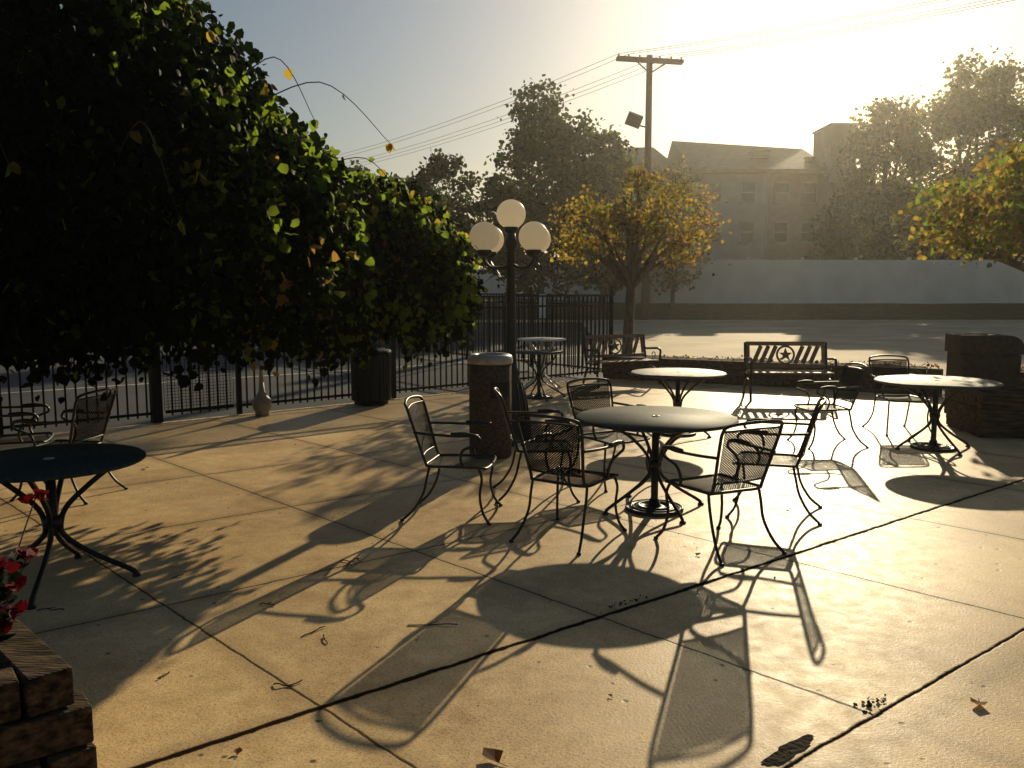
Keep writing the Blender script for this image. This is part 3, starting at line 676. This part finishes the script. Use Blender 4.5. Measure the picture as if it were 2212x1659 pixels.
e=empty("hooded_litter_bin",(6.02,10.85,0),R(-8),"square dark aggregate litter bin with rounded hood","litter bin")
b=B(); b.box((0,0,.03),(.66,.5,.06)); b.box((0,0,.47),(.70,.54,.82)); b.obj("body",stoneblock,e,bevel=.02)
b=B(); prof=[(-.38,.884),(-.38,1.12)]+[(.2+.18*math.sin(t),.94+.18*math.cos(t)) for t in np.linspace(0,math.pi/2,8)]+[(.38,.884)]
n=len(prof); vs=[(x,-.28,z) for x,z in prof]+[(x,.28,z) for x,z in prof]
b.add(vs,[tuple(range(n))[::-1],tuple(range(n,2*n))]+[(i,(i+1)%n,(i+1)%n+n,i+n) for i in range(n)]); b.obj("hood",stoneblock,e,bevel=.012)
e=empty("timber_planter",(6.75,9.95,0),R(-6),"low dark timber planter box beside hooded bin","planter")
b=B()
for c in range(3):
    b.box((0,-.4,.085+.165*c),(2.7,.15,.16)); b.box((-1.28,0.02,.085+.165*c),(.148,.68,.158)); b.box((1.28,0.02,.085+.165*c),(.148,.68,.158))
    b.box((0,.44,.085+.165*c),(2.7,.15,.16))
b.obj("edging",timber,e,bevel=.01)
b=B(); b.box((0,.02,.22),(2.4,.68,.42)); b.obj("soil",soil,e)

# ---------------------------------------------------------------- near timber planter
e=empty("timber_planter",(-1.50,2.80,0),0,"weathered stacked timber planter with cracked grain","planter")
u=Vector((-.716,.698,0)); v=Vector((-.79,-.613,0))
b=B()
for c in range(3):
    z=.07+.142*c
    Mu=Matrix.Rotation(math.atan2(u.y,u.x),3,'Z'); Mv=Matrix.Rotation(math.atan2(v.y,v.x),3,'Z')
    k=(2-c)*.035
    base=Vector((k*.9,-k*.2,0))
    if c%2==0:
        m=base+u*.75+v*.075; b.box((m.x,m.y,z),(1.5,.145,.136),0,Mu@Matrix.Rotation(rng.normal()*.01,3,'Z'))
        m=base+v*.90+u*.075; b.box((m.x,m.y,z),(1.48,.145,.136),0,Mv@Matrix.Rotation(rng.normal()*.01,3,'Z'))
    else:
        m=base+u*.86+v*.07; b.box((m.x,m.y,z),(1.4,.145,.136),0,Mu)
        m=base+v*.72+u*.075; b.box((m.x,m.y,z),(1.5,.145,.136),0,Mv)
b.obj("edging",timber,e,bevel=.008)
b=B(); m=u*.8+v*.85; b.box((m.x,m.y,.18),(1.3,1.35,.36),0,Matrix.Rotation(math.atan2(u.y,u.x),3,'Z')); b.obj("soil",soil,e)
e=empty("red_leaf_plant",(-1.93,3.03,.36),0,"leggy plant with red flower heads in timber planter","plant")
b=B(); lp=[];lm=[];ls=[];ld_=[]
for k in range(11):
    tx,ty,tz=rng.normal()*.07+.03,rng.normal()*.09,.10+.46*rng.random()
    q=smooth([(0,0,0),(tx*.4,ty*.4,tz*.5),(tx,ty,tz)],4); b.tube(q,.003,5)
    for j in range(11): lp.append((tx+rng.normal()*.01,ty+rng.normal()*.01,tz+rng.normal()*.008)); lm.append(1);ls.append(.032+.022*rng.random());a=rng.uniform(0,6.28);ld_.append((math.cos(a),math.sin(a),.2))
    for j in range(7): i=rng.integers(3,len(q)); p=q[i]; lp.append(tuple(p));lm.append(0);ls.append(.03+.03*rng.random());a=rng.uniform(0,6.28);ld_.append((math.cos(a),math.sin(a),-.1))
b.obj("stem",bark,e); leaves("foliage",np.array(lp),np.array(ls),np.array(lm),[L_dark,L_red],e,np.array(ld_)*2,.4)

# ---------------------------------------------------------------- twigs, fallen leaves, weeds
def g(x,y):
    dy=(y-829.5)/1840; t=CAM_H/(.1132+.9936*dy); return (t*(x-1106)/1840, t*(.9936-.1132*dy))
tw=[(880,1352,.26,.2),(650,1378,.16,.5),(707,1392,.10,1.5),(340,1468,.07,1.3),(560,1308,.10,.1),(590,1480,.14,-.8),(80,1320,.14,.3),(735,1212,.16,.1),(372,1250,.07,.6)]
for (px,py,ln,a) in tw:
    x,y=g(px,py); b=B(); pts=[(0,0,.004)]; aa=a
    for k in range(5):
        aa+=rng.normal()*.3; p=pts[-1]; pts.append((p[0]+math.cos(aa)*ln/5,p[1]+math.sin(aa)*ln/5,.004+abs(rng.normal())*.004))
    b.tube(smooth(pts,3),.003,5); p=pts[2]; b.tube([p,(p[0]+math.cos(a+.7)*ln*.3,p[1]+math.sin(a+.7)*ln*.3,.006)],.002,5)
    o=b.obj("twig",bark,None,(x,y,0)); tag(o,"thin dry twig lying on concrete","twig","fallen twigs")
for (px,py,sz_) in [(2113,1525,.07),(1062,1640,.085),(1508,1200,.04),(770,1210,.035),(515,1627,.035),(1318,1505,.02),(316,1013,.05),(1700,1105,.03)]:
    x,y=g(px,py); b=B(); a=rng.uniform(0,6.28); M=Matrix.Rotation(a,3,'Z')
    vs=[M@Vector((lx*sz_,(ly-.5)*sz_,.004+abs(lx)*sz_*.55+(.25*sz_ if ly>1 else 0))) for lx,ly,lz in LEAF.tolist()]
    b.add(vs,[(0,1,2,3),(0,3,4,5)]); b.tube([M@Vector((0,-.5*sz_,.006)),M@Vector((.1*sz_,-.95*sz_,.004))],.0015,4)
    o=b.obj("fallen_leaf",L_org if px==2113 else L_brn,None,(x,y,0))
    tag(o,"dry curled autumn leaf lying on concrete","leaf","fallen autumn leaves")
lp=[]
for _ in range(70):
    y_=rng.uniform(2.6,14); x_=rng.uniform(-.55,.6)*y_
    if (Vector((x_,y_))-Bp).dot(Vector((-.661,.75)))>-.3: continue
    lp.append((x_,y_,.004))
lp=np.array(lp); o=leaves("leaf_litter",lp,.007+.011*rng.random(len(lp))**2,rng.choice(2,size=len(lp)),[L_brn,L_brn],None,None,1.0); o["kind"]="stuff"
def weeds(px,py,n_,spread,label,size=.05):
    x,y=g(px,py); d=np.array([.79,.613,0]); ps=np.array([d*rng.normal()*spread+np.array([rng.normal()*.015,rng.normal()*.015,.002]) for _ in range(n_)])
    o=leaves("weed_tuft",ps,size*(.5+rng.random(n_)),rng.choice(2,size=n_,p=[.6,.4]),[L_dark,L_brn],None,np.tile([0,0,.3],(n_,1)),.8,(x,y,0)); tag(o,label,"weed","weeds growing in pavement joints","stuff")
weeds(1885,1520,45,.05,"small dark weed tuft growing in pavement joint",.013)
weeds(1350,1305,40,.08,"low weed strip growing in pavement joint",.012)
x,y=g(1705,1622); b=B(); vs=[(0,0,.003)]; 
for k in range(40):
    a=2*math.pi*k/40; r1=.13*(1+.22*math.sin(2*a+1)+.12*math.sin(5*a)+.06*math.sin(11*a+2)); p=Vector((.79,.613))*math.cos(a)*r1+Vector((-.613,.79))*math.sin(a)*r1*.3; vs.append((p.x,p.y,.004))
b.add(vs,[(0,1+k,1+(k+1)%40) for k in range(40)]); o=b.obj("joint_dirt",soil,None,(x,y,0)); o["kind"]="structure"
